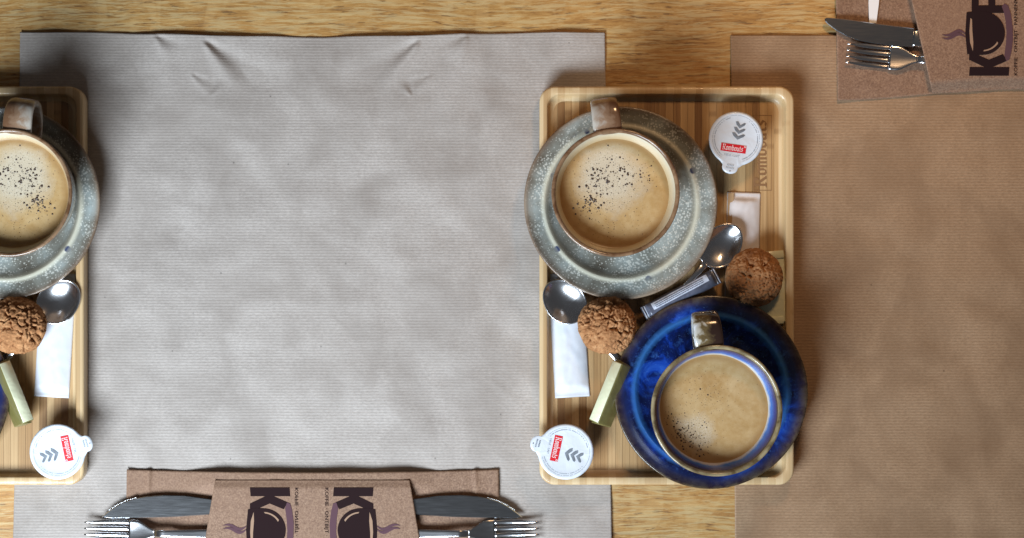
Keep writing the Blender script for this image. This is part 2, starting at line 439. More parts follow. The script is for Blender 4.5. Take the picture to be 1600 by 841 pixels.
M = dict(
    oak=mat_oak(),
    kraft_pale=mat_kraft('pale_kraft_paper', (0.455, 0.412, 0.380), (0.325, 0.280, 0.248)),
    kraft_brown_dimmed=mat_kraft('dimmed_brown_kraft_paper', (0.40, 0.262, 0.160), (0.26, 0.152, 0.083)),  # own brown deepened, with the warm falloff of light put into the colour
    pouch=mat_pouch(),
    bamboo_rim=mat_bamboo('bamboo_rim_wood', (0.57, 0.40, 0.21), (0.66, 0.49, 0.285), (0.47, 0.30, 0.145)),
    bamboo=mat_bamboo('bamboo_strip_wood', (0.40, 0.235, 0.100), (0.60, 0.40, 0.20), (0.20, 0.098, 0.036)),
    burnt=plain('burnt_engraving', (0.23, 0.118, 0.048), 0.7),
    grey_glaze=mat_grey_glaze(), blue_glaze=mat_blue_glaze(),
    cup_brown=mat_glaze('brown_stoneware_glaze', (0.10, 0.052, 0.028), (0.30, 0.205, 0.14), 55),
    rim_brown=mat_glaze('brown_rim_glaze', (0.125, 0.060, 0.028), (0.27, 0.165, 0.095), 90),
    rim_olive=mat_glaze('olive_rim_glaze', (0.10, 0.070, 0.032), (0.33, 0.27, 0.155), 70),
    cup_blue=mat_glaze('blue_cup_glaze', (0.006, 0.012, 0.06), (0.02, 0.08, 0.40), 50, 0.14),
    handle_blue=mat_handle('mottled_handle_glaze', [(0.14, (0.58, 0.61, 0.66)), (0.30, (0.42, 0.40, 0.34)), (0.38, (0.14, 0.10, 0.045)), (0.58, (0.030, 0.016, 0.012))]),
    handle_brown_sheen=mat_handle('brown_handle_painted_sheen', [(0.25, (0.42, 0.38, 0.33)), (0.45, (0.26, 0.165, 0.105)), (0.7, (0.14, 0.070, 0.036))]),  # pale side is the window's reflection painted into the glaze colour
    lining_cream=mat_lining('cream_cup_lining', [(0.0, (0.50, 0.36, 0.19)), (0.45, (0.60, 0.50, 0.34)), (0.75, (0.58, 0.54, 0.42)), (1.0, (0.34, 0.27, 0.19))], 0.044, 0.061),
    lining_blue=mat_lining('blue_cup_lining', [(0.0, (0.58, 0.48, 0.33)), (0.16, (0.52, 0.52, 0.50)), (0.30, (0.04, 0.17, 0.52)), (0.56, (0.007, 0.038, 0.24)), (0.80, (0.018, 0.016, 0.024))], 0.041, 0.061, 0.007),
    crema_a=mat_crema('crema_with_foam', 3.1, (-0.003, 0.012), 0.030, 0.72),
    crema_b=mat_crema('smooth_crema', 8.4, (-0.014, -0.016), 0.018, 0.38),
    bubble=plain('dark_bubble', (0.055, 0.030, 0.018), 0.2),
    cookie=mat_cookie(),
    steel=mat_metal('polished_steel', (0.78, 0.79, 0.80), 0.12),
    spoon=mat_metal('worn_spoon_steel', (0.74, 0.75, 0.78), 0.20),
    blade=mat_metal('brushed_blade_steel', (0.58, 0.60, 0.63), 0.17),
    foil_lid=mat_foil('white_foil_lid', (0.66, 0.70, 0.76)),
    plastic=plain('white_plastic', (0.78, 0.79, 0.80), 0.35),
    red=plain('red_print', (0.62, 0.012, 0.022), 0.4),
    white_ink=plain('white_print', (0.85, 0.85, 0.85), 0.5),
    grey_ink=plain('grey_print', (0.17, 0.19, 0.22), 0.5, 0, 0.3, 150),
    small_ink=plain('small_print_ink', (0.33, 0.37, 0.42), 0.5),
    packet=plain('white_sugar_paper', (0.66, 0.69, 0.75), 0.42, 0, 0.04, 120),
    packet_warm=plain('pale_sugar_paper', (0.66, 0.61, 0.60), 0.45, 0, 0.05, 120),
    packet_stripe=plain('tan_packet_print', (0.42, 0.27, 0.14), 0.5),
    stick_dark=plain('navy_sachet_foil', (0.085, 0.095, 0.135), 0.28, 0.0, 0.4, 150),
    stick_pale=plain('pale_blue_sachet_print', (0.52, 0.58, 0.70), 0.32, 0, 0.2, 300),
    cream_wrap=mat_foil('cream_wrapper', (0.70, 0.71, 0.50)),
    olive_wrap=mat_foil('olive_gold_wrapper', (0.17, 0.15, 0.05)),
    napkin=plain('white_napkin', (0.80, 0.80, 0.82), 0.8),
    logo_dark=plain('dark_brown_print', (0.020, 0.010, 0.011), 0.9, spec=0.1),
    logo_purple=plain('mauve_print', (0.105, 0.055, 0.068), 0.9, spec=0.1),
    logo_gap=plain('tan_print_gap', (0.34, 0.22, 0.15), 0.9, spec=0.1),
)

# ---------------------------------------------------------------- the table and the paper
def table():
    v, f = slab([(-0.75, -0.50), (0.75, -0.50), (0.75, 0.50), (-0.75, 0.50)], -0.03, 0.0)
    o = build('table_top', v, f, M['oak'], sm=False); o['kind'] = 'structure'
table()

def lerp(a, b, t): return a + (b - a) * t
def crease(x, y, ax, ay, bx, by, w, h):
    dx, dy = bx - ax, by - ay; L = math.hypot(dx, dy)
    t = ((x - ax) * dx + (y - ay) * dy) / (L * L)
    d = ((x - ax) * dy - (y - ay) * dx) / L
    if t < -0.3 or t > 1.3: return 0.0
    fade = smooth(-0.03, 0.10, t) * (1 - smooth(0.35, 1.15, t))
    ww = w * (0.22 + 1.5 * max(0.0, t))
    return h * fade * (math.exp(-(d / ww) ** 2) - 0.8 * math.exp(-((d - 1.7 * ww) / (1.3 * ww)) ** 2))

def paper_height(px, py, amp, creases):
    m = abs(px - 487) if creases else px
    z = 0.0017
    z += amp * 0.0017 * noise.noise(Vector((m / 90, py / 80, 2.0)))
    z += amp * 0.0008 * noise.noise(Vector((m / 42, py / 38, 7.0)))
    z += amp * 0.00010 * noise.noise(Vector((m / 14, py / 12, 11.0)))
    if creases:
        q = px if px < 487 else 974 - px
        z += crease(q, py, 318, 66, 392, 158, 13, 0.0020)
        z += crease(q, py, 243, 58, 268, 96, 10, 0.0012)
        z += crease(q, py, 331, 150, 352, 128, 6, 0.0006)
        z += crease(q, py, 300, 118, 330, 152, 7, 0.0006)
        z += 0.0009 * math.exp(-((q - 330) / 70) ** 2) * math.exp(-((py - 52) / 30) ** 2)
    return max(0.0005, z)

def placemats():
    def f1(u, v):
        top = 50 + 8 * math.exp(-((u - 0.5) / 0.30) ** 2) + 0.6 * math.sin(u * 40)
        py = lerp(top, 960, v)
        x0 = lerp(32.5, 20.5, v); x1 = lerp(945, 957, v)
        px = lerp(x0, x1, u)
        return P(px, py, 0) + Vector((0, 0, paper_height(px, py, 1.0, True)))
    v, f = sheet(0, 1, 0, 1, 420, 400, f1)
    o = build('paper_placemat', v, f, M['kraft_pale'])
    so = o.modifiers.new('thickness', 'SOLIDIFY'); so.thickness = 0.00022; so.offset = -1
    tag(o, 'large creased pale grey-beige ribbed paper placemat with bare table showing at both sides', 'placemat', 'paper placemats')
    def f2(u, v):
        py = lerp(55, 960, v); px = lerp(lerp(1141, 1149, v), 1990, u)
        return P(px, py, 0) + Vector((0, 0, paper_height(px + 900, py, 0.7, False)))
    v, f = sheet(0, 1, 0, 1, 300, 320, f2)
    o = build('paper_placemat', v, f, M['kraft_brown_dimmed'])
    so = o.modifiers.new('thickness', 'SOLIDIFY'); so.thickness = 0.00022; so.offset = -1
    tag(o, 'brown ribbed kraft paper placemat under the pouch with single fork', 'placemat', 'paper placemats')
placemats()

# ---------------------------------------------------------------- bamboo tray
TZ = 0.0030          # underside of the trays, on the paper
FLOOR = TZ + 0.0062  # tray floor
RIM = TZ + 0.0148    # top of the tray rim

def rrect(hw, hh, r, n=8):
    pts = []
    for cx, cy, a0 in ((hw - r, hh - r, 0), (-hw + r, hh - r, 90), (-hw + r, -hh + r, 180), (hw - r, -hh + r, 270)):
        for i in range(n + 1):
            a = math.radians(a0 + 90 * i / n)
            pts.append((cx + r * math.cos(a), cy + r * math.sin(a)))
    return pts

def make_tray():
    a = P(843, 135, RIM); b = P(1241, 758, RIM)
    c = (a + b) / 2; hw = (b.x - a.x) / 2; hh = (a.y - b.y) / 2
    root = thing('bamboo_tray', 'whole rectangular bamboo tray carrying the grey cup and the blue cup', 'tray', (c.x, c.y, TZ), group='bamboo trays')
    t = RIM - TZ; fl = FLOOR - TZ
    prof = [(0.0030, 0.0), (0.0008, 0.0012), (0.0, 0.0035), (0.0, t - 0.0016), (0.0005, t - 0.0005), (0.0016, t),
            (0.0052, t), (0.0060, t - 0.0004), (0.0064, t - 0.0016), (0.0069, t - 0.005), (0.0076, fl + 0.0020), (0.0090, fl + 0.0006), (0.0112, fl - 0.0002), (0.014, fl - 0.0010)]
    verts, faces = [], []
    n = None
    for ins, z in prof:
        r = max(0.0118 - ins, 0.0045) if ins < 0.0055 else 0.0098 - (ins - 0.0055) * 0.25
        pts = rrect(hw - ins, hh - ins, r); n = len(pts)
        verts += [(x, y, z) for x, y in pts]
    for i in range(len(prof) - 1):
        for j in range(n):
            k = (j + 1) % n
            faces.append([i * n + j, i * n + k, (i + 1) * n + k, (i + 1) * n + j])
    faces.append(list(range(n))[::-1])
    faces.append([(len(prof) - 1) * n + j for j in range(n)])
    o = build('rim', verts, faces, M['bamboo_rim'], root)
    # floor strips, each a lath of its own, ends rounded off at the tray corners
    ins = 0.0106; W, Hh, R = hw - ins, hh - ins, 0.0083
    def ylim(x):
        d = abs(x) - (W - R)
        return Hh if d <= 0 else Hh - R + math.sqrt(max(0.0, R * R - d * d))
    i = math.floor(-W / STRIP)
    while i * STRIP < W:
        x0 = max(i * STRIP + 0.00008, -W); x1 = min((i + 1) * STRIP - 0.00008, W); i += 1
        if x1 - x0 < 0.0006: continue
        xm = (x0 + x1) / 2
        pts = [(x0, -ylim(x0)), (xm, -ylim(xm)), (x1, -ylim(x1)), (x1, ylim(x1)), (xm, ylim(xm)), (x0, ylim(x0))]
        dz = random.uniform(-0.00006, 0.00006)
        v, f = slab(pts, fl - 0.0006, fl + dz)
        build('strip', v, f, M['bamboo'], root, sm=False)
    # engraved maker's panel near the top corner
    def loc(px, py): 
        q = P(px, py, FLOOR) - Vector((c.x, c.y, 0)); return q.x, q.y
    z = fl + 0.00012
    xa, ya = loc(1177, 298); xb, yb = loc(1206, 180)
    w = 0.0005
    verts, faces = [], []
    for (x0, x1, y0, y1) in ((xa, xb, ya, ya + w), (xa, xb, yb - w, yb), (xa, xa + w * 0.7, ya + w, yb - w), (xb - w * 0.7, xb, ya + w, yb - w)):
        bq = len(verts)
        verts += [(x0, y0, z), (x1, y0, z), (x1, y1, z), (x0, y1, z)]; faces.append([bq, bq + 1, bq + 2, bq + 3])
    build('engraved_frame', verts, faces, M['burnt'], root, sm=False)
    v, f, wd = nib_text('Rombouts', 0.0092, 0.20, 0.00001)
    v = [(x * (0.0525 / wd), y, zz) for x, y, zz in v]
    xl, yl = loc(1197, 292)
    build('engraved_lettering', v, f, M['burnt'], root, sm=False, loc=(xl, yl, z), rz=math.radians(90))
    return root
tray = make_tray()
mirrored(tray, RIM, 'bamboo tray cut off by the photo edge, beside the lone grey cup')

# ---------------------------------------------------------------- saucers
SZ = FLOOR + 0.0001
def make_saucer(px, py, mat, label):
    z = SZ + 0.0155
    q = P(px, py, z)
    root = thing('saucer', label, 'saucer', (q.x, q.y, SZ), group='stoneware saucers')
    R = 151 * S * kz(z)
    prof = [(0, 0.0022), (0.036, 0.0022), (0.038, 0.0), (0.041, 0.0), (0.0425, 0.0026), (0.050, 0.0066), (0.0555, 0.0098), (0.066, 0.0120),
            (R - 0.0006, 0.0140), (R, 0.0150), (R - 0.0003, 0.0158), (R - 0.0011, 0.0162), (R - 0.0022, 0.0158), (R - 0.0045, 0.0146),
            (0.0655, 0.0137), (0.0615, 0.0131), (0.0600, 0.0133), (0.0588, 0.0136), (0.0577, 0.0130), (0.0560, 0.0118),
            (0.0530, 0.0100), (0.0500, 0.0088), (0.0468, 0.0081), (0.044, 0.0079), (0.030, 0.0078), (0, 0.0078)]
    v, f = lathe(prof, 160, 0.006, px)
    o = build('dish', v, f, mat, root)
    return root
saucer_grey = make_saucer(970, 317, M['grey_glaze'], 'speckled grey-green saucer under the grey cup on the whole tray')
saucer_blue = make_saucer(1111, 613, M['blue_glaze'], 'glossy cobalt blue saucer with brown rim under the blue cup')
saucer_grey_m = mirrored(saucer_grey, 0.027, 'speckled grey-green saucer on the cut-off tray, cropped by the photo edge')
mirrored(saucer_blue, 0.027, 'sliver of a dark blue saucer with olive rim at the photo edge')

# ---------------------------------------------------------------- cups
CZ = SZ + 0.0080
CH = 0.0600
CRIM = CZ + CH
def make_cup(px, py, rpx, body, lining, rim, handle, hang, label):
    q = P(px, py, CRIM); R = rpx * S * kz(CRIM)
    root = thing('coffee_cup', label, 'cup', (q.x, q.y, CZ), math.radians(hang), group='coffee cups')
    k = R / 0.047
    outer = [(0, 0.0012), (0.0235, 0.0012), (0.0245, 0.0), (0.0262, 0.0), (0.0270, 0.0015), (0.0315, 0.008), (0.0385, 0.020), (0.0430, 0.034), (0.0455, 0.048), (0.0467, CH - 0.0022)]
    outer = [(r * (k if r > 0.03 else 1), z) for r, z in outer]
    v, f = lathe(outer, 128); build('body', v, f, body, root)
    rp = [(0.0467, CH - 0.0022), (0.0470, CH - 0.0010), (0.0466, CH - 0.0002), (0.0457, CH), (0.0447, CH - 0.0003), (0.0441, CH - 0.0012), (0.0439, CH - 0.0026)]
    v, f = lathe([(r * k, z) for r, z in rp], 128, 0.004, px); build('rim', v, f, rim, root)
    inner = [(0.0439, CH - 0.0026), (0.0429, CH - 0.006), (0.0415, CH - 0.0105), (0.0401, CH - 0.0145), (0.0388, CH - 0.018), (0.0375, CH - 0.022), (0.034, 0.024), (0.024, 0.010), (0.010, 0.006), (0, 0.0055)]
    v, f = lathe([(r * k, z) for r, z in inner], 128); build('lining', v, f, lining, root)
    # strap handle looping out from just under the rim
    path = [(0.0440, CH - 0.0055), (0.0500, CH - 0.0035), (0.0570, CH - 0.0030), (0.0635, CH - 0.0052), (0.0675, CH - 0.0110), (0.0685, CH - 0.0190),
            (0.0665, CH - 0.0270), (0.0610, CH - 0.0340), (0.0530, CH - 0.0385), (0.0430, CH - 0.0400)]
    fine = []
    for i in range(len(path) - 1):
        p0 = path[max(i - 1, 0)]; p1 = path[i]; p2 = path[i + 1]; p3 = path[min(i + 2, len(path) - 1)]
        for s in range(4):
            t = s / 4
            fine.append(tuple(0.5 * (2 * b + (c - a) * t + (2 * a - 5 * b + 4 * c - d) * t * t + (3 * b - a - 3 * c + d) * t ** 3) for a, b, c, d in zip(p0, p1, p2, p3)))
    fine.append(path[-1])
    cs = [(math.copysign(abs(math.cos(a)) ** 0.45, math.cos(a)), math.copysign(abs(math.sin(a)) ** 0.6, math.sin(a))) for a in [2 * math.pi * i / 24 for i in range(24)]]
    verts, faces = [], []
    for i, (y, z) in enumerate(fine):
        a = fine[max(i - 1, 0)]; b = fine[min(i + 1, len(fine) - 1)]
        ty, tz = b[0] - a[0], b[1] - a[1]; L = math.hypot(ty, tz); ty /= L; tz /= L
        e = i / (len(fine) - 1)
        hw = 0.0096 + 0.0012 * math.cos(e * math.pi)
        for (u, w) in cs:
            verts.append((hw * u, y * k - tz * 0.0027 * w, z + ty * 0.0027 * w))
    n = len(cs)
    for i in range(len(fine) - 1):
        for j in range(n):
            m = (j + 1) % n
            faces.append([i * n + j, i * n + m, (i + 1) * n + m, (i + 1) * n + j])
    faces.append(list(range(n))); faces.append([(len(fine) - 1) * n + j for j in range(n)])
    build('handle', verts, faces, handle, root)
    return root, k

def make_coffee(cup, k, dz, mat, bubbles, label):
    z = CH - dz
    r = (0.0401 - (dz - 0.0145) * 0.36) * k
    root = thing('coffee', label, 'coffee', (cup.location.x, cup.location.y, CZ + z), group='coffees with crema')
    prof = [(r + 0.0004, 0.0006), (r - 0.0008, 0.0001), (r - 0.0025, 0.0), (r * 0.6, 0.0), (0, 0.0)]
    v, f = lathe(prof, 96); build('crema', v, f, mat, root)
    verts, faces = [], []
    for (px, py, rad) in bubbles:
        c = P(px, py, CZ + z) - root.location
        if math.hypot(c.x, c.y) > r - 0.001: continue
        b = len(verts); ns = 10
        for (rr, h) in ((1.0, 0.00004), (0.75, 0.45), (0.35, 0.72)):
            for j in range(ns):
                a = 2 * math.pi * j / ns
                verts.append((c.x + rad * rr * math.cos(a), c.y + rad * rr * math.sin(a), 0.00003 + rad * 0.5 * h))
        verts.append((c.x, c.y, 0.00003 + rad * 0.42))
        for i in range(2):
            for j in range(ns):
                m = (j + 1) % ns
                faces.append([b + i * ns + j, b + i * ns + m, b + (i + 1) * ns + m, b + (i + 1) * ns + j])
        for j in range(ns): faces.append([b + 2 * ns + j, b + 2 * ns + (j + 1) % ns, b + 3 * ns])
    o = build('bubbles', verts, faces, M['bubble'], root); o['kind'] = 'stuff'
    return root

def scatter(path, n, spread, rmin, rmax, rnd):
    out = []
    for _ in range(n):
        i = rnd.randrange(len(path) - 1); t = rnd.random()
        x = lerp(path[i][0], path[i + 1][0], t) + rnd.gauss(0, spread); y = lerp(path[i][1], path[i + 1][1], t) + rnd.gauss(0, spread)
        out.append((x, y, (rmin + (rmax - rmin) * rnd.random() ** 3) * S))
    return out
rnd = random.Random(21)
bub_a = scatter([(912, 322), (925, 300), (932, 275), (950, 262), (985, 272), (1012, 285)], 140, 12, 0.5, 2.0, rnd)
bub_a += scatter([(915, 325), (928, 308)], 45, 7, 0.6, 2.0, rnd) + scatter([(930, 280), (1010, 270)], 70, 15, 0.5, 1.9, rnd) + scatter([(925, 260), (965, 345)], 420, 24, 0.3, 0.75, rnd)
bub_a += [(951, 284, 2.0 * S), (981, 273, 1.9 * S), (935, 325, 2.1 * S), (969, 263, 1.8 * S), (957, 291, 1.8 * S)]
bub_b = scatter([(1046, 656), (1062, 675), (1080, 690), (1098, 704)], 120, 8, 0.5, 1.6, rnd)
bub_b += scatter([(1060, 660), (1100, 690)], 110, 14, 0.35, 1.1, rnd) + scatter([(1080, 600), (1110, 640)], 220, 26, 0.3, 0.6, rnd)
bub_b += [(1094, 608, 1.3 * S), (1106, 617, 1.3 * S)]

cup_grey, kg = make_cup(962, 301, 100.5, M['cup_brown'], M['lining_cream'], M['rim_brown'], M['handle_brown_sheen'], 7.0, 'brown-rimmed grey cup of foamy coffee on the whole tray')
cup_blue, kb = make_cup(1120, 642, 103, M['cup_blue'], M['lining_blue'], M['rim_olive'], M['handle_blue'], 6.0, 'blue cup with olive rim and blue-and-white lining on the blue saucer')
coffee_grey = make_coffee(cup_grey, kg, 0.0145, M['crema_a'], bub_a, 'coffee with a bubbly band of foam in the grey cup on the whole tray')
coffee_blue = make_coffee(cup_blue, kb, 0.0175, M['crema_b'], bub_b, 'smooth tan coffee with a dark bubble patch in the blue cup')
mirrored(cup_grey, CRIM, 'brown-rimmed grey cup cropped by the photo edge on the cut-off tray')
cm = mirrored(coffee_grey, CRIM, 'foamy coffee in the cup cropped by the photo edge')

# ---------------------------------------------------------------- milk portion cups
def make_creamer(px, py, rpx, z_lid, ang, label):
    q = P(px, py, z_lid); R = rpx * S * kz(z_lid); s = R / 43.0
    zb = FLOOR + 0.0003
    h = z_lid - zb
    root = thing('milk_cup', label, 'milk cup', (q.x, q.y, zb), math.radians(ang), group='milk portion cups')
    prof = [(0, 0.0), (R * 0.62, 0.0), (R * 0.66, 0.001), (R * 0.84, h - 0.0022), (R * 0.86, h - 0.0012), (R * 0.97, h - 0.0011), (R * 0.985, h - 0.0004), (R * 0.97, h - 0.0001), (0, h - 0.0001)]
    v, f = lathe(prof, 64); build('cup_body', v, f, M['plastic'], root)
    # foil lid: disc running out into a rounded tab
    pts = []
    tabw, tabd = 12.5, 47
    for i in range(97):
        a = math.radians(-90 + 26 + (360 - 52) * i / 96)
        pts.append((43 * math.cos(a), 43 * math.sin(a)))
    pts += [(-15.5, -41.0), (-12.4, -43.5)]
    for i in range(13):
        a = math.radians(180 + 180 * i / 12)
        pts.append((tabw * math.cos(a), -tabd + tabw * 0.75 * math.sin(a)))
    pts += [(12.6, -44.5), (15.0, -42.5)]
    # concentric rows so the lid carries a gentle dish and a curled tab
    rows = [1.0, 0.93, 0.9, 0.86, 0.6, 0.3]
    verts, faces, n = [], [], len(pts)
    for ri, rr in enumerate(rows):
        for (x, y) in pts:
            m = rr
            rad = math.hypot(x, y)
            xx, yy = x * m, y * m
            rl = math.hypot(xx, yy)
            z = 0.00025
            if rl > 43: z += -0.0009 * ((rl - 43) / 13) ** 1.5 * 0 + 0.0006 * math.sin((rl - 43) / 13 * 2)
            z += 0.00035 * smooth(36, 39, rl) * (1 - smooth(41, 43, rl)) 
            verts.append((xx * s, yy * s, h + z))
    verts.append((0, 0, h + 0.00025))
    for i in range(len(rows) - 1):
        for j in range(n):
            k = (j + 1) % n
            faces.append([i * n + j, i * n + k, (i + 1) * n + k, (i + 1) * n + j])
    for j in range(n): faces.append([(len(rows) - 1) * n + j, (len(rows) - 1) * n + (j + 1) % n, len(rows) * n])
    lid = build('foil_lid', verts, faces, M['foil_lid'], root)
    so = lid.modifiers.new('thickness', 'SOLIDIFY'); so.thickness = 0.00012; so.offset = -1
    z = h + 0.00042
    # red name panel
    lw, lh = 20.0, 6.2
    tilt = math.radians(4)
    v, f = slab([(-lw * s, -lh * s), (lw * s, -lh * s), (lw * s, lh * s), (-lw * s, lh * s)], 0, 0.00008)
    panel = build('name_panel', v, f, M['red'], lid, sm=False, loc=(-1 * s, -15.5 * s, z), rz=tilt)
    v, f, wd = nib_text('Rombouts', 8.6 * s, 0.13, 0.000006)
    v = [((x - wd / 2) * (33 * s / wd) - 0.8 * s, y - 3.8 * s, zz) for x, y, zz in v]
    build('lettering', v, f, M['white_ink'], panel, sm=False, loc=(0, 0, 0.00011))
    v, f = lathe([(0.9 * s, 0), (1.5 * s, 0)], 16)
    build('registered_mark', v, f, M['white_ink'], panel, loc=(18 * s, 4.3 * s, 0.00011))
    # three chevrons
    for i, (cy, w) in enumerate(((22.5, 8.0), (13.5, 9.2), (4.5, 10.4))):
        pts = [(-w, 4.2), (-w * 0.55, 5.0), (0.2, 0.0), (w * 0.75, 4.6), (w * 1.05, 3.6), (w * 0.9, 0.8), (0.3, -5.6), (-w * 0.75, -0.2)]
        v, f = slab([(x * s, y * s) for x, y in pts], 0, 0.00006)
        build('chevron', v, f, M['grey_ink'], lid, sm=False, loc=(2 * s, cy * s, z))
    v, f = font_mesh('MELK - LAIT', 4.6 * s)
    xs = [p.x for p in v]
    v = [(p.x - (min(xs) + max(xs)) / 2, p.y, 0) for p in v]
    build('small_lettering', v, f, M['small_ink'], lid, sm=False, loc=(-1 * s, -28.5 * s, z), rz=tilt)
    # two rings of small print round the edge and a line on the tab
    rr = random.Random(5)
    verts, faces = [], []
    for rad, hgt in ((36.6, 1.9), (33.4, 1.7)):
        a = math.radians(-62)
        while a < math.radians(242):
            da = rr.uniform(0.018, 0.05)
            if rr.random() < 0.8 and not (rad < 35 and 1.1 < a < 2.0):
                b = len(verts)
                for r2, aa in ((rad, a), (rad, a + da * 0.75), (rad + hgt * rr.uniform(0.6, 1), a + da * 0.75), (rad + hgt * 0.8, a)):
                    verts.append((r2 * s * math.cos(aa), r2 * s * math.sin(aa), z))
                faces.append([b, b + 1, b + 2, b + 3])
            a += da
    for (y, n_) in ((-44.0, 5), (-48.5, 6)):
        for i in range(n_):
            x = (i - n_ / 2) * 2.2; b = len(verts)
            verts += [(x * s, y * s, z + 0.0005), ((x + 1.3) * s, y * s, z + 0.0005), ((x + 1.5) * s, (y + 2.6) * s, z + 0.0005), ((x + .2) * s, (y + 2.2) * s, z + 0.0005)]
            faces.append([b, b + 1, b + 2, b + 3])
    o = build('small_print', verts, faces, M['small_ink'], lid, sm=False); o['kind'] = 'stuff'
    v, f = lathe([(0, 0.00005), (0.9 * s, 0)], 12)
    build('tab_dot', v, f, M['logo_dark'], lid, loc=(1 * s, -52 * s, z + 0.0006))
    return root
milk_a = make_creamer(1150, 217, 42.5, FLOOR + 0.0185, -12, 'round white foil-lidded milk cup with its tab down, beside the engraved name')
milk_b = make_creamer(884, 706, 43.5, FLOOR + 0.0190, -106, 'round white foil-lidded milk cup in the corner of the whole tray, beside blue saucer')
mirrored(milk_b, FLOOR + 0.019, 'round white foil-lidded milk cup in the corner of the cut-off tray')

# ---------------------------------------------------------------- sugar packets
def packet_mesh(L, W, h, crimp=0.14, seed=0, nx=26, ny=60, ridges=True):
    """pillow packet lying along local y, base at z = 0"""
    def top(u, v):
        x, y = u * W / 2, v * L / 2
        e = abs(v)
        env = (1 - abs(u) ** 3.0) * (1 - smooth(1 - crimp * 1.9, 1 - crimp * 0.75, e))
        z = 0.0004 + h * env * (0.86 + 0.14 * noise.noise(Vector((u * 0.9 + seed, v * 2.2, seed))))
        z += 0.00035 * env * noise.noise(Vector((u * 3 + seed, v * 7, 3)))
        if ridges and e > 1 - crimp * 0.7: z += 0.00014 * math.sin(v * L * 4200)
        z += 0.0006 * (e ** 6) * noise.noise(Vector((u * 1.5, v * 1.2 + seed, 9)))
        return (x * (1 - 0.04 * env), y, max(0.0003, z))
    vt, ft = sheet(-1, 1, -1, 1, nx, ny, top)
    vb = [(x, y, 0.0) for x, y, z in vt]
    n = len(vt)
    verts = vt + vb
    faces = ft + [[a + n for a in reversed(q)] for q in ft]
    rim = [i for i in range(nx + 1)] + [(j + 1) * (nx + 1) - 1 for j in range(1, ny + 1)] + [ny * (nx + 1) + i for i in range(nx - 1, -1, -1)] + [j * (nx + 1) for j in range(ny - 1, 0, -1)]
    for a, b in zip(rim, rim[1:] + rim[:1]): faces.append([a, a + n, b + n, b])
    return verts, faces

def make_packets():
    out = []
    z = FLOOR + 0.0003
    q = P(889, 524, z + 0.003)
    r = thing('sugar_packet', 'white paper sugar packet under the spoon on the whole tray', 'sugar packet', (q.x, q.y, z), math.radians(3.4), group='sugar packets')
    v, f = packet_mesh(0.0965, 0.0270, 0.0042, 0.10, 1.0)
    build('wrapper', v, f, M['packet'], r); out.append(r)
    q = P(1161, 384, z + 0.003)
    r = thing('sugar_packet', 'pale sugar packet with tan stripe between milk cup and cookie', 'sugar packet', (q.x, q.y, z), math.radians(-1.5), group='sugar packets')
    v, f = packet_mesh(0.0825, 0.0258, 0.0034, 0.10, 5.0)
    w = build('wrapper', v, f, M['packet_warm'], r)
    def band(u, vv):
        return (-0.0124 + u * 0.0042, vv, 0.0011 + 0.0013 * smooth(0, 1.0, u))
    v, f = sheet(0, 1, -0.0400, 0.0405, 4, 12, band)
    build('printed_stripe', v, f, M['packet_stripe'], w)
    out.append(r)
    return out
packet_a, packet_b = make_packets()
mirrored(packet_a, FLOOR + 0.003, 'white paper sugar packet under the spoon on the cut-off tray')

# ---------------------------------------------------------------- spoons
def make_spoon(px, py, ang, zb, blen, bwid, hlen, label, tilt=0.0):
    """bowl centred on the root, tip towards local +y, handle towards local -y"""
    q = P(px, py, zb + 0.006)
    root = thing('teaspoon', label, 'spoon', (q.x, q.y, zb), math.radians(ang), group='teaspoons')
    L, W = blen / 2, bwid / 2
    nr, na = 14, 48
    verts, faces = [(0, 0, 0.0006)], []
    for i in range(1, nr + 1):
        t = i / nr
        for j in range(na):
            a = 2 * math.pi * j / na
            sx, sy = math.cos(a), math.sin(a)
            w = W * (1 - 0.10 * sy) if sy > 0 else W * (1 - 0.05 * sy)
            x, y = t * w * sx, t * L * sy
            z = 0.0006 + 0.0062 * t ** 2.2 + (0.0008 * smooth(0.6, 1, -sy) * t)
            verts.append((x, y, z))
    for j in range(na): faces.append([0, 1 + j, 1 + (j + 1) % na])
    for i in range(nr - 1):
        for j in range(na):
            k = (j + 1) % na
            faces.append([1 + i * na + j, 1 + i * na + k, 1 + (i + 1) * na + k, 1 + (i + 1) * na + j])
    o = build('bowl', verts, faces, M['spoon'], root)
    so = o.modifiers.new('thickness', 'SOLIDIFY'); so.thickness = 0.0009; so.offset = 1
    st = [(-L + 0.0015, 0.0034, 0.0064), (-L - 0.004, 0.0028, 0.0084), (-L - 0.012, 0.0022, 0.0090), (-L - hlen * 0.4, 0.0023, 0.0066), (-L - hlen * 0.75, 0.0036, 0.0040), (-L - hlen * 0.93, 0.0046, 0.0036), (-L - hlen * 0.985, 0.0036, 0.0037), (-L - hlen, 0.0012, 0.0037)]
    verts, faces = [], []
    cs = [(math.cos(a), math.sin(a)) for a in [2 * math.pi * i / 12 for i in range(12)]]
    for (y, w, z) in st:
        for (c, s) in cs: verts.append((w * c, y, z + 0.0010 * s))
    for i in range(len(st) - 1):
        for j in range(12):
            k = (j + 1) % 12
            faces.append([i * 12 + j, i * 12 + k, (i + 1) * 12 + k, (i + 1) * 12 + j])
    faces.append(list(range(12))); faces.append([(len(st) - 1) * 12 + j for j in range(12)])
    build('handle', verts, faces, M['spoon'], root)
    return root
spoon_a = make_spoon(882, 471, 43, FLOOR + 0.0048, 0.037, 0.0305, 0.062, 'steel teaspoon bowl lying across the white sugar packet on the whole tray')
spoon_b = make_spoon(1127, 384, -42, FLOOR + 0.0040, 0.038, 0.029, 0.066, 'steel teaspoon lying between the grey saucer and the pale sugar packet')
